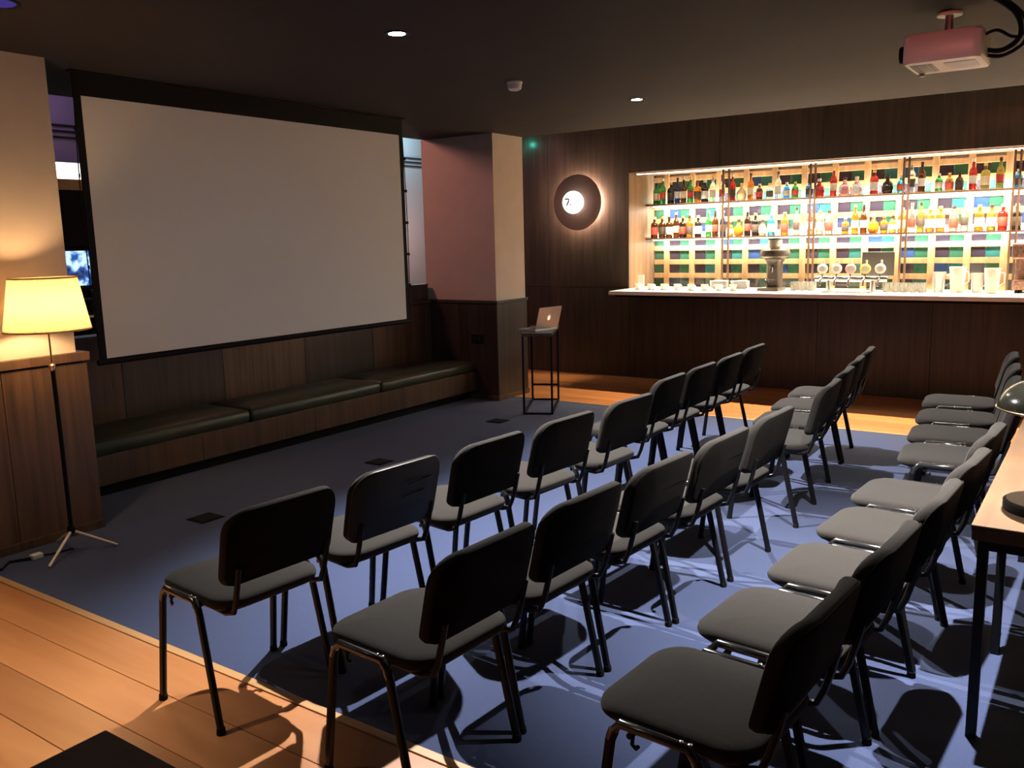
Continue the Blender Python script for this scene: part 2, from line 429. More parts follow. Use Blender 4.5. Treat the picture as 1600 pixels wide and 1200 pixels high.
# ================================================================== BENCH AND CUSHIONS
be = thing('long_bench', 'long low wooden wall bench under the projection screen', 'bench', (-5.93, 5.11, 0))
MB().box(-0.31, 0.22, -2.30, 2.305, 0.0, 0.088).build('plinth', M_BLACK, be)
for i in range(4):
    a = -2.305+i*1.1525
    MB().box(0.27, 0.288, a+0.002, a+1.1505, 0.088, 0.296).build('front_panel', M_BENCHWOOD, be, bevel=0.002)
MB().box(-0.31, 0.27, -2.30, 2.305, 0.088, 0.296).build('carcass', M_BENCHWOOD, be)
def cushion(y0, y1, label):
    w, d = 0.592, y1-y0-0.006
    mb = pad(w, d, 0.105, 0.03, 0.018, lambda u, v, h: (u, v, h), 4, edge=0.02)
    o = mb.build('bench_cushion', M_LEATHER, None, smooth=True, loc=(-5.938, (y0+y1)/2, 0.297))
    tag(o, label, 'cushion')
    # piping along the front top edge
    MB().tube([(w/2-0.012, -d/2+0.03, 0.093), (w/2-0.012, d/2-0.03, 0.093)], 0.006, 6).build('piping', M_LEATHER, o, smooth=True)
cushion(2.83, 4.43, 'dark green leather bench cushion nearest the floor lamp')
cushion(4.43, 5.95, 'dark green leather bench cushion in the middle of the bench')
cushion(5.95, 7.41, 'dark green leather bench cushion against the plaster column')

# box on the ledge
bo = thing('ledge_box', 'small dark box on the ledge beside the plaster column', 'box', (-6.31, 7.24, 1.062))
MB().box(-0.07, 0.07, -0.13, 0.15, 0, 0.165).build('body', M_DARKWOOD, bo, bevel=0.004)
MB().box(-0.075, 0.075, -0.135, 0.155, 0.165, 0.178).build('lid', M_DARKWOOD, bo, bevel=0.003)

# wall socket on the column
so = thing('wall_socket', 'small black wall socket low on the dark column panel', 'socket', (-5.60, 7.423, 0.655))
MB().box(-0.075, 0.075, -0.010, 0, -0.045, 0.045).build('plate', M_BLACK, so, bevel=0.003)
for dx in (-0.035, 0.035):
    MB().lathe([(0.022, -0.014), (0.022, -0.010)], 14, (dx, 0, 0), 'y').build('outlet', M_SHELL, so)

# floor sockets
for (x, y), lab in (((-4.64, 3.23), 'dark floor socket lid set in the carpet nearest the floor lamp'),
               ((-4.65, 4.836), 'dark floor socket lid set in the carpet facing the middle bench cushion'),
               ((-4.73, 6.55), 'dark floor socket lid set in the carpet beside the laptop stand')):
    t = thing('floor_socket', lab, 'floor socket', (x, y, 0))
    MB().box(-0.085, 0.085, -0.085, 0.085, 0.0, 0.004).build('frame', M_RUBBER, t, bevel=0.001)
    MB().box(-0.072, 0.072, -0.072, 0.072, 0.004, 0.008).build('lid', M_RUBBER, t, bevel=0.001)
    MB().box(0.05, 0.075, -0.02, 0.02, 0.008, 0.010).build('finger_pull', M_BLACK, t)

# ================================================================== FLOOR LAMP
LX, LY = -4.79, 2.45
fl_ = thing('floor_lamp', 'lit floor lamp with pleated cream shade and tripod feet', 'floor lamp', (LX, LY, 0))
# pleated shade
def pleated(r0, r1, z0, z1, n=96, amp=0.0022):
    mb = MB(); rings = []
    for (r, z) in ((r0, z0), (r0*0.5+r1*0.5, (z0+z1)/2), (r1, z1)):
        rings.append([((r+amp*(1 if k % 2 else -1))*math.cos(2*math.pi*k/n), (r+amp*(1 if k % 2 else -1))*math.sin(2*math.pi*k/n), z) for k in range(n)])
    mb.rings(rings, cap=False)
    return mb
M_SHADE = bpy.data.materials.new('cream pleated fabric'); M_SHADE.use_nodes = True
_nt = M_SHADE.node_tree; _nt.nodes.clear()
_o = _nt.nodes.new('ShaderNodeOutputMaterial'); _mx = _nt.nodes.new('ShaderNodeMixShader'); _mx.inputs[0].default_value = 0.62
_d = _nt.nodes.new('ShaderNodeBsdfDiffuse'); _d.inputs[0].default_value = (0.50, 0.38, 0.25, 1)
_t = _nt.nodes.new('ShaderNodeBsdfTranslucent'); _t.inputs[0].default_value = (0.36, 0.285, 0.165, 1)
_nt.links.new(_d.outputs[0], _mx.inputs[1]); _nt.links.new(_t.outputs[0], _mx.inputs[2]); _nt.links.new(_mx.outputs[0], _o.inputs[0])
SZ0, SZ1, SR0, SR1 = 1.272, 1.555, 0.216, 0.168
sh = pleated(SR0, SR1, SZ0, SZ1).build('lamp_shade', M_SHADE, fl_)
for r, z in ((SR0, SZ0), (SR1, SZ1)):
    MB().tube([(r*math.cos(2*math.pi*k/40), r*math.sin(2*math.pi*k/40), z) for k in range(41)], 0.005, 6).build('rim_tape', M_SHADE, sh, smooth=True)
for k in range(3):
    a = 2*math.pi*k/3
    MB().tube([(0, 0, 1.50), (SR1*0.97*math.cos(a), SR1*0.97*math.sin(a), 1.545)], 0.0025, 6).build('spider_arm', M_BRASS, sh)
M_BULB = plain('bulb glass', (1, 1, 1), 0.4, emit=(1.0, 0.60, 0.28), strength=FLOOR_LAMP_EMIT)
MB().lathe([(0.006, 1.34), (0.02, 1.36), (0.03, 1.40), (0.026, 1.435), (0.008, 1.455)], 16).build('bulb', M_BULB, fl_, smooth=True)
MB().tube([(-0.02, 0.015, 0.13), (-0.012, 0.01, 0.6), (0, 0, 1.06)], 0.012, 10).build('lower_pole', M_BLACK, fl_, smooth=True)
MB().tube([(0, 0, 1.06), (0, 0, 1.50)], 0.0055, 8).build('upper_pole', M_BRASS, fl_, smooth=True)
MB().lathe([(0.012, 1.045), (0.018, 1.052), (0.018, 1.075), (0.008, 1.085)], 14).build('height_knob', M_BRASS, fl_, smooth=True)
MB().lathe([(0.012, 0.10), (0.022, 0.11), (0.022, 0.135), (0.012, 0.15)], 14, (-0.02, 0.015, 0)).build('hub', M_BLACK, fl_, smooth=True)
for (fx, fy) in ((0.147, -0.213), (0.14, 0.189), (-0.235, 0.04)):
    MB().tube([(-0.02, 0.015, 0.118), (fx, fy, 0.008)], [0.009, 0.007], 8).build('foot', M_FOOT, fl_, smooth=True)

# cord and plug by the lamp
t = thing('lamp_cord', 'black lamp cord with white plug lying on the carpet by the skirting', 'cord', (-4.86, 2.28, 0))
MB().tube([(0.04, 0.19, 0.006), (0.03, 0.13, 0.006), (0.02, 0.07, 0.007), (0.0, 0.03, 0.010)], 0.005, 6).build('cable', M_BLACK, t, smooth=True)
MB().tube([(0.0, -0.03, 0.01), (-0.06, -0.12, 0.006), (0.03, -0.2, 0.006), (-0.10, -0.22, 0.006), (-0.05, -0.32, 0.006)], 0.008, 6).build('cable', M_BLACK, t, smooth=True)
MB().box(-0.022, 0.022, -0.03, 0.03, 0.0, 0.028).build('plug', M_WHITE, t, bevel=0.006)

# ================================================================== CHAIRS
def build_chair():
    ch = thing('stacking_chair', 'black upholstered stacking chair', 'chair', (0, 0, 0))
    # seat: u = y, v = x (front is -x)
    def seat_map(u, v, h):
        x = -0.070 + v
        dip = 0.0
        if v < -0.12: dip = -0.35*(v+0.12)**2*2.2
        side = -0.10*(u*u)
        return (x, u, 0.447 + h + dip*1.0 + side*0.6 + 0.008*(-v))
    pad(0.446, 0.470, 0.042, 0.10, 0.010, seat_map, 6, edge=0.014).build('seat', M_FABRIC, ch, smooth=True)
    def pan_map(u, v, h): return (-0.062+v, u, 0.437 + h - 0.06*u*u)
    pad(0.428, 0.425, 0.022, 0.085, 0.0, pan_map, 5, edge=0.01).build('seat_pan', M_SHELL, ch, smooth=True)
    # backrest: u = y, v = up
    def back_map(off, sgn):
        def f(u, v, h):
            z = 0.690 + v*0.965
            bow = -0.85*u*u*(1.0+1.2*max(v, 0))     # sides come forward
            lean = 0.26*v + 0.10*v*v
            x = 0.236 + lean + bow + sgn*h + off
            return (x, u*(1.0-0.10*max(-v, 0)), z)
        return f
    bk = pad(0.468, 0.300, 0.046, 0.040, 0.004, back_map(0.026, -1), 6, rt=0.095, edge=0.012).build('backrest', M_FABRIC, ch, smooth=True)
    pad(0.458, 0.290, 0.008, 0.036, 0.004, back_map(0.022, 1), 6, rt=0.091, edge=0.006).build('back_cover', M_BACKCLOTH, bk, smooth=True)
    global SHELL_MESH
    SHELL_MESH = pad(0.474, 0.306, 0.016, 0.040, 0.002, back_map(0.018, 1), 6, rt=0.098, edge=0.005).mesh('back_shell', M_SHELL, True)
    for s in (-1, 1):
        yy = 0.242*s
        # side frame: leg, rail, leg
        lf = MB().tube([(-0.268, yy*1.03, 0.012), (-0.216, yy, 0.415), (-0.206, yy, 0.442)], 0.0125, 8, 1.25).build('leg', M_STEEL, ch, smooth=True)
        MB().lathe([(0.016, 0.0), (0.017, 0.004), (0.015, 0.024)], 10, (-0.268, yy*1.03, 0)).build('foot_cap', M_RUBBER, lf, smooth=True)
        lr = MB().tube([(0.125, yy*1.03, 0.012), (0.036, yy, 0.415), (0.026, yy, 0.442)], 0.0125, 8, 1.25).build('leg', M_STEEL, ch, smooth=True)
        MB().lathe([(0.016, 0.0), (0.017, 0.004), (0.015, 0.024)], 10, (0.125, yy*1.03, 0)).build('foot_cap', M_RUBBER, lr, smooth=True)
        MB().tube([(-0.216, yy, 0.415), (-0.206, yy, 0.442), (-0.186, yy, 0.466), (0.006, yy, 0.466), (0.026, yy, 0.442), (0.036, yy, 0.415)], 0.0132, 12).build('side_rail', M_RAIL, ch, smooth=True)
        # linking bracket
        br = MB().tube([(-0.15, yy-0.002*s, 0.447), (-0.15, yy+0.002*s, 0.422), (-0.135, yy+0.008*s, 0.418), (-0.128, yy+0.010*s, 0.428)], 0.0055, 6)
        br.build('link_bracket', M_STEEL, ch, smooth=True)
        for rx in (-0.012, 0.012):
            MB().lathe([(0.006, 0.0), (0.0055, 0.003), (0.002, 0.0045)], 10, (rx, yy, 0.4785)).build('rivet', M_CHROME, ch, smooth=True)
        MB().tube([(-0.02, s*0.185, 0.434), (0.12, s*0.187, 0.430), (0.168, s*0.188, 0.445), (0.188, s*0.189, 0.49), (0.205, s*0.19, 0.55), (0.222, s*0.19, 0.62)], 0.0105, 8).build('back_upright', M_STEEL, ch, smooth=True)
    for xx in (-0.16, 0.0):
        MB().tube([(xx, -0.243, 0.440), (xx, 0.243, 0.440)], 0.009, 8).build('cross_bar', M_STEEL, ch, smooth=True)
    return ch
proto = build_chair()
S = 1.0303
def row_xy(tops, dx, dy):
    return [(x*S+dx, y*S+dy) for x, y in tops]
ROWS = []
# (x of back top far corner, y of far corner) measured at eye height 1.65, rescaled
r1 = [(-2.193, 2.057), (-2.15, 2.59), (-2.085, 3.125), (-2.035, 3.676), (-1.990, 4.253), (-2.120, 5.01), (-2.128, 5.535), (-2.138, 6.068), (-2.165, 6.640)]
r2_ = [(-1.386, 2.093), (-1.366, 2.625), (-1.325, 3.155), (-1.280, 3.68), (-1.250, 4.242), (-1.270, 5.20), (-1.320, 5.725), (-1.375, 6.25), (-1.420, 6.775)]
r3 = [(-0.476, 2.149), (-0.432, 2.69), (-0.390, 3.225), (-0.365, 3.76), (-0.360, 4.290), (-0.37, 5.20), (-0.42, 5.73), (-0.47, 6.27), (-0.53, 6.85)]
ORD = ['first', 'second', 'third', 'fourth', 'fifth', 'sixth', 'seventh', 'eighth', 'ninth']
ROTS = {0: (-4.5, 1.5), 1: (-3.3, 5.0), 2: (-4.0, 5.5)}
RN = ['front row', 'middle row', 'back row']
first = True
for ri, row in enumerate((r1, r2_, r3)):
    for k, (x, y) in enumerate(row):
        a = math.radians(ROTS[ri][0 if k < 5 else 1])
        # chair origin relative to the far top corner of its backrest
        ox, oy = (-0.312, -0.278, -0.258)[ri], -0.170
        X = x*S + ox*math.cos(a) - oy*math.sin(a); Yc = y*S + ox*math.sin(a) + oy*math.cos(a)
        c = proto if first else copy_tree(proto)
        first = False
        c.location = (X, Yc, 0); c.rotation_euler = (0, 0, a + math.radians(random.uniform(-1, 1)))
        c['label'] = '%s black upholstered chair of the %s, counting from the end opposite the bar' % (ORD[k], RN[ri])
        c['group'] = 'rows of black chairs facing the screen'
        if ri == 0 and k == 1:
            c['label'] = 'second chair of the front row from the end opposite the bar, with ribbed plastic back'
            for b in c.children:
                if b.name.startswith('backrest'):
                    for cc in list(b.children):
                        cc.data = SHELL_MESH; cc.name = 'back_shell'
                    for q in range(2):
                        MB().tube([(0.276+0.012*q, -0.02+0.03*q, 0.70+0.05*q), (0.273+0.012*q, 0.06+0.03*q, 0.70+0.05*q), (0.260+0.012*q, 0.12+0.03*q, 0.70+0.05*q)], 0.004, 6).build('rib', M_SHELL, b, smooth=True)

# ================================================================== LAPTOP STAND AND LAPTOP
ts = thing('laptop_stand', 'tall narrow black stand table carrying the open laptop', 'table', (-4.735, 7.34, 0), math.radians(27))
TW, TD, TH = 0.15, 0.40, 0.80
MB().box(-TW, TW, -TD, TD, TH-0.03, TH).build('table_top', M_DARKWOOD, ts, bevel=0.003)
for sx in (-1, 1):
    for sy in (-1, 1):
        MB().box(sx*(TW-0.012)-0.010, sx*(TW-0.012)+0.010, sy*(TD-0.015)-0.010, sy*(TD-0.015)+0.010, 0, TH-0.03).build('leg', M_STEEL, ts)
for sx in (-1, 1):
    MB().box(sx*(TW-0.012)-0.009, sx*(TW-0.012)+0.009, -TD+0.025, TD-0.025, 0.0, 0.018).build('base_bar', M_STEEL, ts)
for sy in (-1, 1):
    MB().box(-TW+0.022, TW-0.022, sy*(TD-0.015)-0.009, sy*(TD-0.015)+0.009, 0.0, 0.018).build('base_bar', M_STEEL, ts)
MB().box(-TW+0.022, TW-0.022, TD-0.024, TD-0.006, 0.16, 0.178).build('stretcher', M_STEEL, ts)
lt = thing('laptop', 'open silver laptop with a small glowing emblem on its lid', 'laptop', (-4.735, 7.30, TH), math.radians(-10))
MB().box(-0.12, 0.11, -0.165, 0.165, 0.0, 0.016).build('base', M_SILVER, lt, bevel=0.003)
MB().box(-0.02, 0.085, -0.145, 0.145, 0.016, 0.0175).build('keyboard', M_KEYS, lt)
MB().box(-0.105, -0.035, -0.05, 0.05, 0.016, 0.0168).build('trackpad', M_GREY, lt)
lid = MB()
la = math.radians(16)
def lidpt(u, v, n): return (0.105 + v*math.sin(la) + n*math.cos(la), u, 0.018 + v*math.cos(la) - n*math.sin(la))
o = rrect(0.33, 0.225, 0.012, 4)
lid.rings([[lidpt(u, v+0.1125, 0.0) for u, v in o], [lidpt(u, v+0.1125, 0.007) for u, v in o]])
ld = lid.build('lid', M_SILVER, lt)
o = rrect(0.31, 0.195, 0.004, 2)
M_LCD = plain('laptop screen', (0.02, 0.02, 0.03), 0.3, emit=(0.5, 0.6, 0.9), strength=0.6)
MB().rings([[lidpt(u, v+0.118, -0.0012) for u, v in o], [lidpt(u, v+0.118, 0.0) for u, v in o]]).build('display', M_LCD, ld)
M_EMB = plain('glowing emblem', (1, 1, 1), 0.4, emit=(1.0, 0.72, 0.45), strength=0.9)
# emblem: apple outline with a bite and a leaf
pts = []
for k in range(28):
    a = 2*math.pi*k/28
    r = 0.024*(1+0.10*math.cos(2*a)*(-1)) - 0.004*max(0, math.cos(a-math.pi/2))**8
    u, v = r*math.cos(a)*0.92, r*math.sin(a)
    d = math.hypot(u-0.030, v-0.004)
    if d < 0.014: u = 0.030-0.014*(0.030-u)/max(d, 1e-4)
    pts.append((u, v))
MB().rings([[lidpt(u, v+0.115, 0.0071) for u, v in pts], [lidpt(u, v+0.115, 0.0078) for u, v in pts]]).build('emblem', M_EMB, ld)
leaf = [(0.0, 0.029), (0.004, 0.035), (0.011, 0.040), (0.010, 0.033), (0.004, 0.029)]
MB().rings([[lidpt(u, v+0.115, 0.0071) for u, v in leaf], [lidpt(u, v+0.115, 0.0078) for u, v in leaf]]).build('emblem_leaf', M_EMB, ld)

# ================================================================== WALL LAMP
wlmp = thing('wall_lamp', 'round dark wall lamp with halo ring and bright globe on the bar wall', 'wall lamp', (-5.47, YB, 2.126))
MB().lathe([(0.05, -0.11), (0.05, 0.0)], 16, axis='y').build('mount', M_BLACK, wlmp)
M_DISC = plain('dark copper disc', (0.34, 0.21, 0.17), 0.6)
MB().lathe([(0.333, -0.125), (0.335, -0.118), (0.333, -0.112), (0.05, -0.105), (0.05, -0.124), (0.30, -0.130)], 48, axis='y', closed=True).build('disc', M_DISC, wlmp, smooth=True)
MB().lathe([(0.19, -0.104), (0.225, -0.102), (0.225, -0.080), (0.19, -0.078)], 40, axis='y', closed=True).build('halo_ring', M_RING, wlmp)
MB().lathe([(0.055, -0.15), (0.055, -0.12)], 16, axis='y').build('stem', M_BLACK, wlmp)
gl = MB(); prof = [(0.138*math.sin(math.pi*k/14), -0.215-0.138*math.cos(math.pi*k/14)*0.8) for k in range(1, 14)]
globe = gl.lathe(prof, 28, axis='y').build('globe', M_GLOBE, wlmp, smooth=True)
M_MARK = plain('grey mark', (0.25, 0.25, 0.26), 0.6)
# the grey mark on the globe, shaped like a 7 with a point
def gy(x, z): return -0.215-0.8*math.sqrt(max(0.138**2-x*x-z*z, 0))-0.002
mk = [(-0.050, 0.038), (-0.02, 0.038), (0.006, 0.034), (0.004, 0.012), (-0.010, -0.014), (-0.028, -0.038)]
MB().tube([(x, gy(x, z), z) for x, z in mk], 0.009, 6).build('globe_mark', M_MARK, globe)
MB().tube([(0.02, gy(0.02, -0.028), -0.028), (0.030, gy(0.030, -0.034), -0.034)], 0.009, 6).build('globe_mark', M_MARK, globe)

# emergency light in the passage behind the column
em = thing('emergency_lamp', 'small green emergency lamp box in the passage behind the column', 'emergency lamp', (-6.58, 9.40, 2.84))
MB().box(-0.11, 0.09, -0.05, 0.03, -0.08, 0.08).build('housing', M_WHITE, em, bevel=0.006)
M_EXIT = plain('green lens', (0.1, 0.8, 0.6), 0.4, emit=(0.05, 0.9, 0.65), strength=6)
MB().box(0.09, 0.096, -0.045, 0.025, -0.06, 0.06).build('lens', M_EXIT, em)
light_point('emergency_glow', (-6.22, 9.40, 2.88), 0.7, (0.05, 0.9, 0.7), 0.03)

# ================================================================== CEILING THINGS
sd = thing('smoke_detector', 'small white smoke detector on the dark ceiling', 'smoke detector', (-3.537, 5.205, CEIL))
MB().lathe([(0.055, 0), (0.055, -0.012), (0.05, -0.018)], 24).build('base', M_WHITE, sd, smooth=True)
MB().lathe([(0.05, -0.018), (0.05, -0.03), (0.045, -0.05), (0.03, -0.058), (0.002, -0.06)], 24).build('head', M_WHITE, sd, smooth=True)
MB().lathe([(0.004, -0.052), (0.004, -0.060)], 8, (0.032, 0.0, 0)).build('indicator', M_CHROME, sd)

pj = thing('projector', 'white ceiling projector on a short bracket with black cables', 'projector', (-0.79, 5.11, CEIL))
o = rrect(0.36, 0.40, 0.045, 6)
mb = MB()
mb.rings([[(u*0.96, v*0.96, -0.255) for u, v in o], [(u, v, -0.243) for u, v in o], [(u, v, -0.128) for u, v in o], [(u*0.95, v*0.95, -0.115) for u, v in o]])
body = mb.build('casing', M_PROJ, pj, smooth=True)
for k in range(9):
    MB().box(-0.155+0.012*k, -0.149+0.012*k, -0.12, 0.12, -0.2585, -0.255).build('vent_slat', M_VENT, body)
MB().box(0.0, 0.14, -0.10, 0.10, -0.2575, -0.255).build('lamp_cover', M_WHITE, body, bevel=0.001)
MB().lathe([(0.042, -0.215), (0.045, -0.185), (0.045, -0.178)], 20, (0, -0.05, -0.185), 'x').build('lens', M_BLACK, pj, smooth=True)
MB().lathe([(0.012, -0.25), (0.016, -0.262), (0.012, -0.272)], 12, (-0.14, 0.15, 0), 'z').build('levelling_foot', M_GREY, pj, smooth=True)
MB().lathe([(0.02, -0.116), (0.02, -0.01)], 12).build('drop_tube', M_GREY, pj)
MB().lathe([(0.06, -0.012), (0.06, 0.0)], 20).build('ceiling_plate', M_WHITE, pj, smooth=True)
for a in (0.5, 2.1, 3.9, 5.3):
    MB().tube([(0, 0, -0.100), (0.13*math.cos(a), 0.13*math.sin(a), -0.112)], 0.008, 6).build('bracket_arm', M_BLACK, pj, smooth=True)
for path, r in (([(0.178, 0.02, -0.20), (0.25, 0.0, -0.21), (0.32, -0.02, -0.16), (0.31, -0.10, -0.07), (0.22, -0.22, 0.0)], 0.012),
                ([(0.178, -0.08, -0.14), (0.23, -0.09, -0.13), (0.29, -0.04, -0.16), (0.33, 0.0, -0.14), (0.29, -0.12, -0.05), (0.20, -0.24, 0.0)], 0.008),
                ([(0.178, 0.05, -0.22), (0.25, 0.04, -0.23), (0.34, 0.01, -0.18), (0.34, -0.06, -0.08), (0.25, -0.22, 0.0)], 0.009)):
    P = []
    for i in range(len(path)-1):
        p0, p1, p2, p3 = [Vector(path[max(0, min(len(path)-1, i+d))]) for d in (-1, 0, 1, 2)]
        for q in range(5):
            t_ = q/5
            P.append(0.5*((2*p1)+(p2-p0)*t_+(2*p0-5*p1+4*p2-p3)*t_*t_+(3*p1-p0-3*p2+p3)*t_**3))
    P.append(Vector(path[-1]))
    MB().tube(P, r, 7).build('cable', M_BLACK, pj, smooth=True)

# ================================================================== TABLES IN FRONT
tb = thing('long_table', 'long honey wood table with black steel legs behind the back row', 'table', (-0.325, 3.06, 0))
MB().box(0, 0.75, 0, 1.95, 0.735, 0.752).build('table_top', M_TABLE, tb, bevel=0.003)
MB().box(0.003, 0.747, 0.003, 1.947, 0.70, 0.735).build('edge_band', M_TABLE_EDGE, tb)
for x in (0.02, 0.70):
    for y in (0.02, 0.72, 1.90):
        MB().box(x, x+0.032, y, y+0.032, 0.0, 0.70).build('leg', M_STEEL, tb, bevel=0.002)
for y in (0.02, 0.72, 1.90):
    MB().box(0.052, 0.70, y, y+0.032, 0.665, 0.70).build('cross_rail', M_STEEL, tb)

tl = thing('table_lamp', 'black dome table lamp with round base lighting the honey table', 'table lamp', (-0.135, 3.33, 0.752))
MB().lathe([(0.125, 0.0), (0.128, 0.004), (0.128, 0.030), (0.122, 0.034)], 36).build('base', M_BLACK, tl, smooth=True)
M_BASETOP = plain('honey lamp base top', (0.15, 0.095, 0.055), 0.5)
MB().lathe([(0.118, 0.034), (0.118, 0.037)], 36).build('base_top', M_BASETOP, tl)
MB().tube([(0.02, 0.0, 0.037), (0.02, 0.0, 0.36)], 0.008, 10).build('stem', M_BLACK, tl, smooth=True)
MB().lathe([(0.012, 0.037), (0.012, 0.052)], 10, (-0.02, -0.02, 0)).build('switch', M_BLACK, tl)
domep = [(0.165*math.cos(t_), 0.352+0.105*math.sin(t_)) for t_ in [i*math.pi/2/9 for i in range(10)]]
inner = [(max(r-0.005, 0.001), z-0.005) for r, z in reversed(domep)]
M_DOME = plain('dark olive enamel', (0.010, 0.010, 0.007), 0.2, spec=0.5)
dome = MB().lathe([(max(r, 0.001), z) for r, z in domep] + inner, 40, (0.0, 0, 0), closed=True).build('dome', M_DOME, tl, smooth=True)
MB().tube([(0.166*math.cos(2*math.pi*k/40), 0.166*math.sin(2*math.pi*k/40), 0.350) for k in range(41)], 0.004, 6).build('rim', M_BRASS, dome, smooth=True)
MB().lathe([(0.004, 0.36), (0.026, 0.375), (0.028, 0.40), (0.012, 0.425)], 14).build('bulb', plain('warm bulb', (1, 1, 1), 0.4, emit=(1, 0.70, 0.40), strength=TABLE_LAMP_EMIT), tl, smooth=True)

nt_ = thing('side_table', 'dark brown square table standing on the wooden floor', 'table', (-1.65, 0.87, 0))
MB().box(0, 0.75, -0.75, 0, 0.70, 0.72).build('table_top', M_LOWTABLE, nt_, bevel=0.003)
MB().box(0.33, 0.42, -0.42, -0.33, 0.02, 0.70).build('column', M_STEEL, nt_)
MB().box(0.12, 0.63, -0.63, -0.12, 0.0, 0.02).build('foot_plate', M_STEEL, nt_, bevel=0.003)

# ================================================================== THE BAR
ct = thing('bar_counter', 'long white bar counter glowing under the bar lights', 'counter', (-4.83, 8.95, 1.04))
MB().box(0.0, 8.2, 0.0, 0.95, 0.0, 0.042).build('worktop', M_COUNTER, ct, bevel=0.004)
MB().box(0.05, 8.2, 0.08, 0.50, -0.03, 0.0).build('underframe', M_BLACK, ct)
CZ = 1.082

# lattice back wall with small glass panes
la_ = thing('lattice_wall', 'oak lattice behind the bar filled with dark and green panes', 'lattice', (-4.83, 10.16, 1.04))
px = [0.173+0.3373*i for i in range(17)]
PZ = [0.335+0.1685*i for i in range(-2, 7)]
XE = px[-1]+0.05
for x in px:
    MB().box(x-0.033, x+0.033, 0.0, 0.045, 0.0, 1.405).build('post', M_OAK, la_, bevel=0.002)
for z in PZ:
    MB().box(0.0, XE, 0.006, 0.046, z-0.030, z+0.030).build('rail', M_OAK, la_, bevel=0.002)
PANES = [plain('aubergine glass', (0.035, 0.025, 0.035), 0.12), plain('bottle green glass', (0.03, 0.10, 0.06), 0.12),
         plain('teal glass', (0.03, 0.12, 0.11), 0.12), plain('blue glass', (0.03, 0.06, 0.16), 0.12)]
pane_meshes = {}
for ci in range(-1, 16):
    x0 = (px[ci]+0.033) if ci >= 0 else 0.01
    x1 = px[ci+1]-0.033
    for zi in range(len(PZ)-1):
        z0, z1 = PZ[zi]+0.030, PZ[zi+1]-0.030
        if ci < 0:
            key = ('n', 0)
            if key not in pane_meshes: pane_meshes[key] = MB().box(0, x1-x0-0.002, 0, 0.008, 0, z1-z0).mesh('pane', PANES[1])
            obj_from('pane', pane_meshes[key], la_, (x0, 0.028, z0)); continue
        w = (x1-x0)/2
        for hlf in (0, 1):
            mi = (0 if (zi+ci) % 5 else 3) if hlf == 0 else (1 if (zi*3+ci) % 4 else 2)
            key = (mi,)
            if key not in pane_meshes: pane_meshes[key] = MB().box(0.002, w-0.002, 0, 0.008, 0, z1-z0).mesh('pane', PANES[mi])
            obj_from('pane', pane_meshes[key], la_, (x0+hlf*w, 0.026+0.004*hlf, z0))

# shelves
SHZ = (1.675, 2.083)
for z, nm in zip(SHZ, ('lower', 'upper')):
    sh_ = thing('back_bar_shelf', '%s dark back-bar shelf full of bottles with a light strip below' % nm, 'shelf', (-4.83, 9.92, z))
    MB().box(0.0, 5.5, 0.0, 0.21, -0.02, 0).build('shelf_board', M_SHELF, sh_, bevel=0.002)
    MB().box(0.02, 5.48, 0.17, 0.19, -0.032, -0.02).build('light_strip', M_LEDC, sh_)
    light_area('shelf_led', (-2.08, 10.10, z-0.04), (0, 0, 0), 5.4, 0.03, SHELF_LED_W, (0.95, 1.0, 0.92))
    MB().box(0.02, 5.48, 0.214, 0.226, -0.02, 0.004).build('light_strip', M_LEDC, sh_)
    light_area('shelf_led', (-2.08, 10.14, z+0.008), (math.pi, 0, 0), 5.4, 0.012, SHELF_LED_W, (0.95, 1.0, 0.92))
for i_, x in enumerate((-3.83, -3.76, -2.83, -2.78, -1.88, -1.83, -0.88, -0.83, 0.1, 0.15)):
    u_ = MB().box(-0.010, 0.010, -0.009, 0.009, 0, 1.36).build('shelf_upright', M_SHELF, None, loc=(x, 9.909, CZ))
    tag(u_, 'slim dark shelf upright of the %s pair from the tan end of the bar' % ('first', 'second', 'third', 'fourth', 'fifth')[i_//2], 'shelf upright', '%s pair of shelf uprights' % ('first', 'second', 'third', 'fourth', 'fifth')[i_//2])
# linear lamp under the bar soffit
sl = thing('soffit_lamp', 'long warm linear lamp under the bar header', 'strip light', (-4.78, 9.56, 2.447))
MB().box(0, 8.1, 0, 0.05, -0.018, 0).build('housing', M_WHITE, sl)
MB().box(0.01, 8.09, 0.005, 0.045, -0.022, -0.018).build('diffuser', M_LED, sl)
light_area('soffit_led', (-0.62, 9.585, 2.42), (0, 0, 0), 7.7, 0.04, BAR_SOFFIT_W, (1.0, 0.74, 0.44), 110)

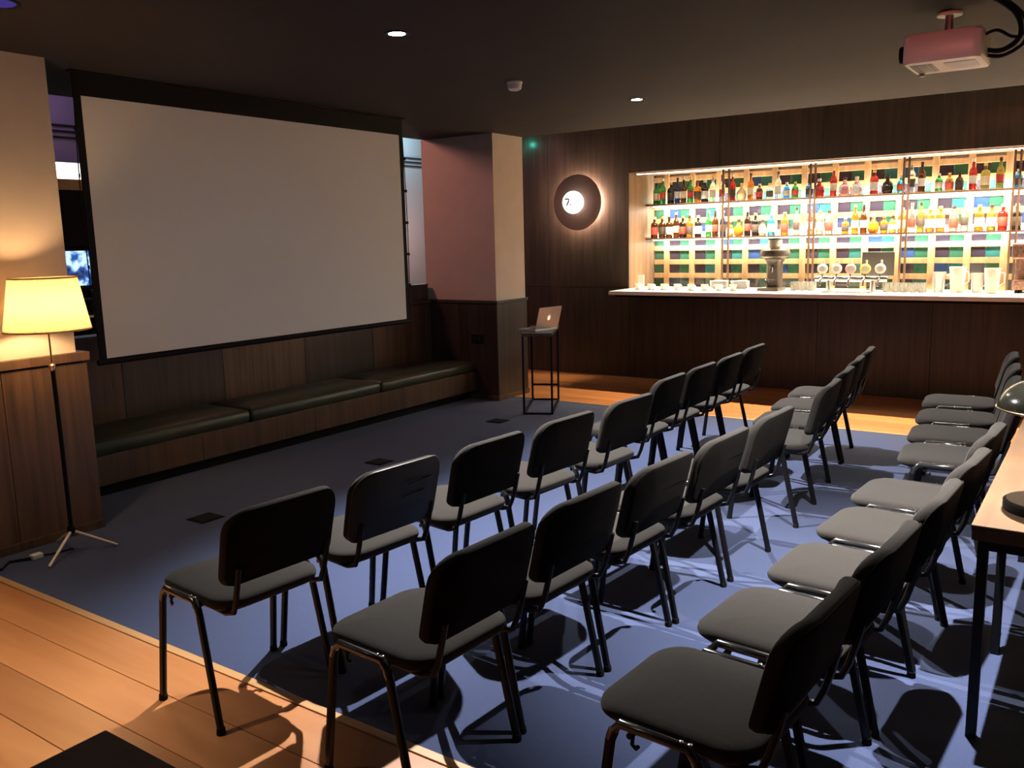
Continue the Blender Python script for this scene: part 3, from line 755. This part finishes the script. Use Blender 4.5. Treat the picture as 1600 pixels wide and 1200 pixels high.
# bottles ------------------------------------------------------------
def glassm(n, c, tr=0.75): return plain(n, c, 0.06, trans=tr)
BC = {
 'clear': ('clear', glassm('clear bottle glass', (0.85, 0.90, 0.90), 0.9)),
 'green': ('green', glassm('green bottle glass', (0.05, 0.30, 0.08), 0.6)),
 'amber': ('amber', glassm('amber bottle glass', (0.62, 0.24, 0.03), 0.7)),
 'brown': ('dark brown', glassm('brown bottle glass', (0.10, 0.035, 0.012), 0.5)),
 'dark': ('blackish', glassm('black bottle glass', (0.02, 0.016, 0.016), 0.3)),
 'navy': ('navy', glassm('navy bottle glass', (0.02, 0.04, 0.16), 0.5)),
 'blue': ('blue', glassm('blue bottle glass', (0.05, 0.40, 0.80), 0.7)),
 'red': ('red', glassm('red bottle glass', (0.45, 0.03, 0.03), 0.6)),
 'pink': ('rose', glassm('rose bottle glass', (0.75, 0.35, 0.33), 0.8)),
 'orange': ('orange', glassm('orange bottle glass', (0.80, 0.28, 0.06), 0.7)),
 'cream': ('cream', plain('cream bottle glaze', (0.75, 0.62, 0.40), 0.3)),
 'olive': ('olive', glassm('olive bottle glass', (0.35, 0.32, 0.08), 0.7)),
}
M_CAPD = plain('dark cap', (0.03, 0.02, 0.02), 0.4); M_CAPW = plain('pale cap', (0.7, 0.68, 0.62), 0.4); M_CAPG = plain('gold cap', (0.7, 0.5, 0.2), 0.3, metal=0.8)
M_LABELS = [plain('cream label', (0.75, 0.68, 0.52), 0.6), plain('white label', (0.8, 0.8, 0.78), 0.6), plain('dark label', (0.06, 0.05, 0.05), 0.6), plain('red label', (0.5, 0.06, 0.05), 0.6)]
SHAPES = {
 'tall': ('tall', [(0.034, 0.0), (0.037, 0.006), (0.037, 0.175), (0.030, 0.205), (0.015, 0.225), (0.0135, 0.285)], 0.0155, 0.275, 0.305, 0.0375, (0.06, 0.14)),
 'spirit': ('broad', [(0.040, 0.0), (0.044, 0.006), (0.044, 0.155), (0.038, 0.178), (0.016, 0.195), (0.015, 0.235)], 0.019, 0.228, 0.258, 0.0445, (0.04, 0.13)),
 'squat': ('round', [(0.040, 0.0), (0.055, 0.02), (0.060, 0.06), (0.052, 0.105), (0.022, 0.135), (0.016, 0.175)], 0.021, 0.168, 0.198, 0.0605, (0.045, 0.08)),
 'short': ('short', [(0.036, 0.0), (0.039, 0.005), (0.039, 0.105), (0.030, 0.125), (0.014, 0.138), (0.013, 0.165)], 0.017, 0.158, 0.180, 0.0395, (0.03, 0.09)),
}
bm_cache = {}
def bottle(x, z, shape, colr, shelf_name, idx):
    sn, prof, cr, c0, c1, lr, lz = SHAPES[shape]; cn, cm = BC[colr]
    g = 'bottles on the %s back-bar shelf' % shelf_name
    t = thing('bottle', '%s %s bottle with %s cap%s on the %s back-bar shelf' % (sn, cn, ('dark', 'pale', 'gold')[idx % 3], '' if shape == 'squat' else (' and cream label', ' and white label', ' and dark label', ' and red label')[(idx*7) % 4], shelf_name), 'bottle', (x, 9.995+random.uniform(-0.01, 0.02), z), group=g)
    k = (shape, colr)
    if k not in bm_cache: bm_cache[k] = MB().lathe(prof, 14).mesh('glass', cm, True)
    obj_from('glass', bm_cache[k], t)
    cap = [M_CAPD, M_CAPW, M_CAPG][idx % 3]
    k = (shape, 'cap', idx % 3)
    if k not in bm_cache: bm_cache[k] = MB().lathe([(cr, c0), (cr, c1-0.003), (cr*0.9, c1)], 12).mesh('cap', cap, True)
    obj_from('cap', bm_cache[k], t)
    li = (idx*7) % 4; k = (shape, 'label', li)
    if k not in bm_cache: bm_cache[k] = MB().lathe([(lr, lz[0]), (lr+0.0006, lz[0]+0.001), (lr+0.0006, lz[1]-0.001), (lr, lz[1])], 14).mesh('paper_label', M_LABELS[li], True)
    if shape != 'squat': obj_from('paper_label', bm_cache[k], t, rz=0.2)
TOPX = [-4.72, -4.63, -4.53, -4.445, -4.36, -4.275, -4.18, -4.085, -3.99, -3.88, -3.75, -3.64, -3.55, -3.43, -3.31, -3.22, -3.12, -3.02, -2.87, -2.76, -2.61, -2.49, -2.37, -2.19, -2.05, -1.92, -1.82, -1.72, -1.56, -1.46, -1.37, -1.25, -1.14, -1.01, -0.85, -0.72, -0.6, -0.47, -0.3, -0.12, 0.02, 0.25, 0.4]
TOPK = [('spirit', 'green'), ('tall', 'green'), ('spirit', 'dark'), ('tall', 'navy'), ('tall', 'brown'), ('tall', 'green'), ('spirit', 'amber'), ('spirit', 'dark'), ('tall', 'clear'), ('tall', 'clear'), ('tall', 'red'),
        ('squat', 'cream'), ('tall', 'amber'), ('short', 'brown'), ('short', 'clear'), ('tall', 'clear'), ('short', 'blue'), ('short', 'green'), ('short', 'blue'), ('squat', 'red'), ('tall', 'red'), ('squat', 'pink'), ('squat', 'pink'),
        ('spirit', 'red'), ('squat', 'dark'), ('short', 'blue'), ('tall', 'clear'), ('tall', 'brown'), ('short', 'green'), ('short', 'amber'), ('short', 'brown'), ('tall', 'red'), ('spirit', 'olive'), ('tall', 'olive'), ('short', 'blue'),
        ('tall', 'brown'), ('spirit', 'green'), ('tall', 'clear'), ('squat', 'amber'), ('tall', 'red'), ('spirit', 'clear'), ('tall', 'green'), ('short', 'amber')]
MIDX = [-4.74, -4.65, -4.56, -4.47, -4.38, -4.28, -4.17, -4.04, -3.95, -3.86, -3.77, -3.68, -3.59, -3.50, -3.40, -3.28, -3.13, -3.0, -2.84, -2.74, -2.64, -2.47, -2.37, -2.28, -2.19, -2.09, -1.99, -1.895, -1.80, -1.71, -1.62, -1.53, -1.40, -1.30, -1.17, -1.06, -0.96, -0.84, -0.7, -0.55, -0.4, -0.25, -0.1, 0.05, 0.3]
MIDK = [('spirit', 'brown'), ('spirit', 'brown'), ('spirit', 'brown'), ('tall', 'brown'), ('spirit', 'dark'), ('spirit', 'amber'), ('spirit', 'dark'), ('tall', 'green'), ('tall', 'brown'), ('tall', 'navy'), ('short', 'amber'), ('squat', 'amber'), ('tall', 'dark'), ('spirit', 'dark'),
        ('short', 'pink'), ('spirit', 'blue'), ('spirit', 'orange'), ('tall', 'clear'), ('tall', 'pink'), ('spirit', 'clear'), ('spirit', 'clear'), ('short', 'amber'), ('tall', 'amber'), ('tall', 'brown'), ('squat', 'amber'), ('short', 'amber'), ('short', 'olive'), ('spirit', 'orange'), ('tall', 'clear'), ('tall', 'olive'),
        ('spirit', 'orange'), ('spirit', 'orange'), ('spirit', 'clear'), ('tall', 'clear'), ('spirit', 'amber'), ('spirit', 'olive'), ('spirit', 'red'), ('spirit', 'dark'), ('tall', 'amber'), ('spirit', 'clear'), ('tall', 'green'), ('squat', 'amber'), ('tall', 'clear'), ('spirit', 'brown'), ('tall', 'amber')]
def spaced(xs, ks):
    out = [xs[0]]
    for i in range(1, len(xs)):
        out.append(max(xs[i], out[-1] + SHAPES[ks[i-1][0]][5] + SHAPES[ks[i][0]][5] + 0.006))
    return out
TOPX = spaced(TOPX, TOPK); MIDX = spaced(MIDX, MIDK)
for i, (x, k) in enumerate(zip(TOPX, TOPK)): bottle(x, SHZ[1], k[0], k[1], 'upper', i)
for i, (x, k) in enumerate(zip(MIDX, MIDK)): bottle(x, SHZ[0], k[0], k[1], 'lower', i+1)

# things on the counter ------------------------------------------------
cup_mesh = MB().lathe([(0.024, 0.0), (0.030, 0.004), (0.040, 0.05), (0.042, 0.062), (0.038, 0.062), (0.028, 0.008), (0.001, 0.006)], 18).mesh('cup_body', M_PORCELAIN, True)
hnd_mesh = MB().tube([(0.036, 0, 0.05), (0.052, 0, 0.046), (0.055, 0, 0.032), (0.047, 0, 0.020), (0.033, 0, 0.018)], 0.004, 6).mesh('handle', M_PORCELAIN, True)
sau_mesh = MB().lathe([(0.03, 0.0), (0.062, 0.010), (0.064, 0.012), (0.03, 0.006), (0.001, 0.005)], 20).mesh('saucer', M_PORCELAIN, True)
for i in range(8):
    x = -4.62+0.165*i
    s = obj_from('saucer', sau_mesh, None, (x, 9.30, CZ)); tag(s, 'white saucer in the row laid out on the bar counter', 'saucer', 'saucers on the bar counter')
    t = thing('coffee_cup', 'small white coffee cup on its saucer on the bar counter', 'cup', (x, 9.30, CZ+0.0065), random.uniform(-1, 1), 'coffee cups on the bar counter')
    obj_from('cup_body', cup_mesh, t); obj_from('handle', hnd_mesh, t)
# menu holder at the end of the counter
t = thing('menu_holder', 'small white menu card holder at the end of the bar counter', 'menu holder', (-4.74, 9.62, CZ))
MB().box(-0.035, 0.035, -0.025, 0.025, 0, 0.012).build('foot', M_WHITE, t)
MB().box(-0.04, 0.04, -0.004, 0.004, 0.012, 0.16).build('card', M_PORCELAIN, t)
# stack of plates
plate_mesh = MB().lathe([(0.05, 0.0), (0.105, 0.012), (0.107, 0.015), (0.05, 0.006), (0.001, 0.005)], 28).mesh('plate', M_PORCELAIN, True)
for j, x in enumerate((-3.78, -3.53)):
    for i in range(8):
        p = obj_from('plate', plate_mesh, None, (x, 9.70, CZ+i*0.0105)); tag(p, 'white plate in the stacks on the bar beside the coffee grinder', 'plate', 'stacked plates on the bar')

# coffee grinder
M_GRIND = plain('dark gunmetal', (0.045, 0.036, 0.030), 0.4, metal=0.2)
t = thing('coffee_grinder', 'tall dark coffee grinder with hopper on the bar counter', 'coffee grinder', (-3.07, 9.50, CZ))
MB().box(-0.13, 0.10, -0.19, 0.10, 0.0, 0.035).build('base', M_GRIND, t, bevel=0.008)
MB().rings([[(u, v, h) for u, v in rrect(w_, d_, 0.03, 4)] for w_, d_, h in ((0.15, 0.16, 0.035), (0.14, 0.15, 0.10), (0.15, 0.15, 0.30), (0.19, 0.18, 0.34))]).build('body', M_GRIND, t, smooth=True)
MB().lathe([(0.10, 0.34), (0.155, 0.37), (0.16, 0.40), (0.15, 0.435), (0.06, 0.445)], 28).build('grind_head', M_GRIND, t, smooth=True)
MB().lathe([(0.05, 0.445), (0.055, 0.46), (0.072, 0.475), (0.072, 0.55), (0.066, 0.55), (0.05, 0.47)], 24).build('hopper', plain('smoked hopper', (0.75, 0.72, 0.66), 0.15, trans=0.3), t, smooth=True)
MB().lathe([(0.076, 0.55), (0.076, 0.562), (0.02, 0.568)], 24).build('hopper_lid', M_BLACK, t, smooth=True)
MB().tube([(0, -0.07, 0.25), (0, -0.12, 0.245), (0, -0.12, 0.20)], 0.018, 10).build('spout', M_CHROME, t, smooth=True)
MB().tube([(-0.05, -0.08, 0.12), (-0.05, -0.15, 0.12), (0.05, -0.15, 0.12), (0.05, -0.08, 0.12)], 0.006, 6).build('portafilter_fork', M_CHROME, t, smooth=True)
MB().tube([(0, -0.10, 0.11), (0, -0.24, 0.10)], 0.013, 8).build('lever', M_BLACK, t, smooth=True)

# beer taps
bt = thing('beer_tap_rail', 'chrome beer tap rail with five round badges on the bar', 'beer tap', (-2.26, 9.46, CZ))
MB().tube([(-0.36, 0, 0.13), (0.36, 0, 0.13)], 0.030, 14).build('rail', M_CHROME, bt, smooth=True)
for x in (-0.22, 0.22):
    MB().tube([(x, 0, 0.0), (x, 0, 0.11)], 0.028, 12).build('column', M_CHROME, bt, smooth=True)
    MB().lathe([(0.05, 0), (0.05, 0.008)], 18, (x, 0, 0)).build('foot', M_CHROME, bt, smooth=True)
for x, c, nm in ((-0.29, (0.82, 0.84, 0.84), 'white'), (-0.145, (0.80, 0.80, 0.80), 'pale grey'), (-0.005, (0.75, 0.48, 0.50), 'pink'), (0.14, (0.72, 0.66, 0.22), 'yellow'), (0.285, (0.84, 0.84, 0.84), 'clean white')):
    tp = MB().tube([(x, -0.02, 0.14), (x, -0.075, 0.12), (x, -0.085, 0.06)], 0.010, 8).build('spout', M_CHROME, bt, smooth=True)
    MB().tube([(x, 0, 0.15), (x, 0, 0.19)], 0.009, 8).build('badge_stem', M_CHROME, bt, smooth=True)
    bd = MB().lathe([(0.046, -0.014), (0.052, -0.010), (0.052, 0.010), (0.046, 0.014)], 24, (x, 0, 0.235), 'y').build('badge', plain('badge '+nm, c, 0.3), bt, smooth=True)
    bd['label'] = nm + ' round badge'
    MB().lathe([(0.030, -0.0155), (0.030, -0.014)], 20, (x, 0, 0.235), 'y').build('badge_centre', plain('badge centre', (0.55, 0.56, 0.56), 0.4), bd)
    MB().tube([(x+0.012, 0, 0.285), (x+0.012, 0, 0.325)], 0.010, 8).build('tap_handle', plain('tap handle', (0.7, 0.55, 0.52), 0.4), bt, smooth=True)
# till behind the taps
t = thing('till', 'black till monitor on a stand behind the beer taps', 'till', (-2.06, 9.75, CZ))
MB().box(-0.16, 0.16, -0.015, 0.02, 0.15, 0.40).build('monitor', M_SHELL, t, bevel=0.008)
MB().box(-0.03, 0.03, 0.02, 0.05, 0.0, 0.25).build('stand', M_SHELL, t)
MB().box(-0.10, 0.10, -0.06, 0.10, 0.0, 0.012).build('foot', M_SHELL, t, bevel=0.003)
# pitchers and tumblers
def pitcher(x, y, h, r, mat, lab):
    t = thing('pitcher', lab, 'pitcher', (x, y, CZ), random.uniform(-0.6, 0.6))
    MB().lathe([(r*0.75, 0), (r*0.8, 0.006), (r, h*0.9), (r*1.06, h), (r*1.0, h), (r*0.74, 0.01), (0.001, 0.009)], 22).build('vessel', mat, t, smooth=True)
    MB().tube([(r*0.98, 0, h*0.85), (r*1.6, 0, h*0.8), (r*1.65, 0, h*0.45), (r*0.86, 0, h*0.3)], 0.006, 6).build('handle', mat, t, smooth=True)
pitcher(-1.44, 9.55, 0.20, 0.062, M_GREY, 'grey steel pitcher on the bar beside the white pitchers')
pitcher(-1.27, 9.52, 0.25, 0.075, M_PORCELAIN, 'tall white pitcher on the bar between two steel pitchers')
pitcher(-1.10, 9.55, 0.19, 0.058, M_GREY, 'grey steel pitcher on the bar beside the coffee machine')
pitcher(-0.96, 9.42, 0.24, 0.07, M_PORCELAIN, 'tall white pitcher on the bar in front of the coffee machine')
tumb_mesh = MB().lathe([(0.030, 0.0), (0.032, 0.003), (0.037, 0.095), (0.034, 0.095), (0.029, 0.008), (0.001, 0.007)], 16).mesh('tumbler', M_GLASS, True)
for i in range(16):
    x = -1.90+0.082*(i % 5)+ (0 if i < 10 else -1.0); yv = 9.42+0.1*(i//5 % 2)
    if i >= 10: x = -2.86+0.09*((i-10) % 3); yv = 9.50+0.1*((i-10)//3)
    if i >= 10 and x > -2.62: x -= 0.05
    g = obj_from('tumbler', tumb_mesh, None, (x, yv, CZ))
    tag(g, 'clear tumbler glass on the bar beside the beer tap rail', 'glass', 'tumblers on the bar')
# bar mats under the taps
t = MB().box(-2.5, -2.0, 9.16, 9.34, CZ, CZ+0.008).build('drip_tray', M_CHROME, bevel=0.002); tag(t, 'shallow steel drip tray below the beer taps', 'drip tray')
# coffee machine at the right
cmn = thing('coffee_machine', 'bulky bronze coffee machine at the far end of the bar', 'coffee machine', (-0.40, 9.68, CZ))
M_BRONZE = plain('speckled bronze', (0.22, 0.13, 0.11), 0.35, metal=0.5, vary=0.5, vscale=60)
MB().box(-0.40, 0.40, -0.16, 0.18, 0.03, 0.12).build('drip_base', M_BRONZE, cmn, bevel=0.01)
MB().box(-0.40, 0.40, 0.02, 0.18, 0.12, 0.32).build('back_panel', M_BRONZE, cmn, bevel=0.01)
MB().box(-0.42, 0.42, -0.18, 0.18, 0.32, 0.47).build('boiler_housing', M_BRONZE, cmn, bevel=0.02)
for x in (-0.36, 0.36):
    for yv in (-0.12, 0.14): MB().lathe([(0.025, 0), (0.02, 0.03)], 12, (x, yv, 0)).build('foot', M_BLACK, cmn)
for x in (-0.2, 0.2):
    MB().lathe([(0.045, 0.25), (0.045, 0.32)], 18, (x, -0.08, 0)).build('group_head', M_CHROME, cmn, smooth=True)
    MB().tube([(x, -0.08, 0.245), (x, -0.26, 0.23)], 0.013, 8).build('portafilter', M_BLACK, cmn, smooth=True)

# ================================================================== NEXT ROOM
dc = thing('dark_cabinet', 'tall dark cabinet in the next room seen beside the screen', 'cabinet', (-9.465, 5.3, 0))
MB().box(0.0, 0.264, -1.2, 1.3, 0, 2.33).build('body', M_BLACK, dc)
MB().box(0.0, 0.285, -1.2, 1.3, 2.33, 2.44).build('cornice', M_OAK, dc)
for z, d, nm, mt in ((0.70, 0.25, 'lowest grey', M_GREY), (0.98, 0.2, 'middle grey', M_GREY), (1.165, 0.3, 'upper black', M_BLACK)):
    w_ = MB().box(0, d, -1.2, 1.3, 0, 0.025).build('wall_shelf', mt, None, bevel=0.003, loc=(-9.198, 5.3, z)); tag(w_, nm+' wall shelf on the dark cabinet in the next room', 'shelf')
lb = thing('light_box', 'glowing white light box above the dark cabinet', 'light box', (-9.34, 5.3, 2.44))
MB().box(-0.15, 0.14, -1.0, 0.145, 0.0, 0.175).build('case', M_WHITE, lb)
MB().box(0.14, 0.15, -0.99, 0.135, 0.005, 0.17).build('panel', plain('light box face', (1, 1, 1), 0.5, emit=(1.0, 0.97, 0.92), strength=2.2), lb)
# picture on the television: soft blue and white patches
M_TV = bpy.data.materials.new('television picture'); nt0, b0 = nodes_of(M_TV)
tc = nt0.nodes.new('ShaderNodeTexCoord'); no = nt0.nodes.new('ShaderNodeTexNoise'); no.inputs['Scale'].default_value = 7.0; no.inputs['Detail'].default_value = 4
rp = nt0.nodes.new('ShaderNodeValToRGB'); rp.color_ramp.elements[0].position = 0.40; rp.color_ramp.elements[0].color = (0.0, 0.01, 0.05, 1)
rp.color_ramp.elements[1].position = 0.62; rp.color_ramp.elements[1].color = (0.55, 0.85, 1.0, 1)
e2 = rp.color_ramp.elements.new(0.50); e2.color = (0.02, 0.10, 0.40, 1)
nt0.links.new(tc.outputs['Object'], no.inputs['Vector']); nt0.links.new(no.outputs['Fac'], rp.inputs['Fac']); nt0.links.new(rp.outputs['Color'], b0.inputs['Emission Color'])
b0.inputs['Emission Strength'].default_value = 1.3; b0.inputs['Base Color'].default_value = (0.01, 0.01, 0.01, 1)
tv = thing('television', 'small television with a blue picture on the dark cabinet', 'television', (-9.198, 5.33, 1.50))
MB().box(0.0, 0.03, -0.42, 0.16, -0.22, 0.22).build('bezel', M_BLACK, tv, bevel=0.004)
MB().box(0.03, 0.033, -0.40, 0.14, -0.18, 0.19).build('display', M_TV, tv)
bwl = thing('wooden_bowl', 'pale wooden bowl on the dark cabinet shelf below the television', 'bowl', (-9.03, 5.28, 1.191))
MB().lathe([(0.05, 0.0), (0.12, 0.03), (0.15, 0.085), (0.14, 0.085), (0.11, 0.035), (0.001, 0.012)], 24).build('vessel', M_OAK, bwl, smooth=True)
light_point('purple_wash', (-8.9, 4.9, 3.35), 5, (0.42, 0.25, 0.75), 0.15)
light_point('teal_wash', (-8.9, 10.6, 3.35), 30, (0.45, 0.85, 0.90), 0.15)
light_area('red_wash', (-7.3, 5.6, 3.2), (math.radians(60), 0, math.radians(-25)), 0.4, 0.4, 19, (1.0, 0.40, 0.34))
light_point('next_room_warm', (-8.6, 10.5, 1.9), 26, (1.0, 0.72, 0.55), 0.2)

# added red spotlight, unseen behind the viewer, puts red light on the projector
rs = thing('spotlight', 'small added red ceiling spotlight, unseen, turned towards the projector', 'spotlight', (-0.85, 1.2, CEIL))
MB().lathe([(0.03, -0.012), (0.03, 0.0)], 16).build('mount', M_BLACK, rs)
MB().tube([(0, -0.03, -0.06), (0, 0.07, -0.068)], 0.032, 16).build('can', M_BLACK, rs, smooth=True)
MB().tube([(0, 0, -0.012), (0, 0.0, -0.05)], 0.008, 8).build('arm', M_BLACK, rs)
MB().tube([(0, 0.07, -0.068), (0, 0.074, -0.0685)], 0.027, 16).build('lens', plain('red lens', (0.5, 0.02, 0.02), 0.3, emit=(1, 0.05, 0.04), strength=3), rs)
rl = light_spot('added_red_beam', (-0.85, 1.29, CEIL-0.069), 85, (1.0, 0.16, 0.14), 11, 0.9, 0.02)
rl.rotation_euler = (Vector((-0.80, 4.95, CEIL-0.20)) - Vector((-0.85, 1.29, CEIL-0.069))).to_track_quat('-Z', 'Y').to_euler()
light_point('cabinet_fill', (-8.6, 5.25, 1.42), 1.6, (1.0, 0.75, 0.55), 0.05)  # added fill light to brighten the cabinet shelves, no lamp stands there
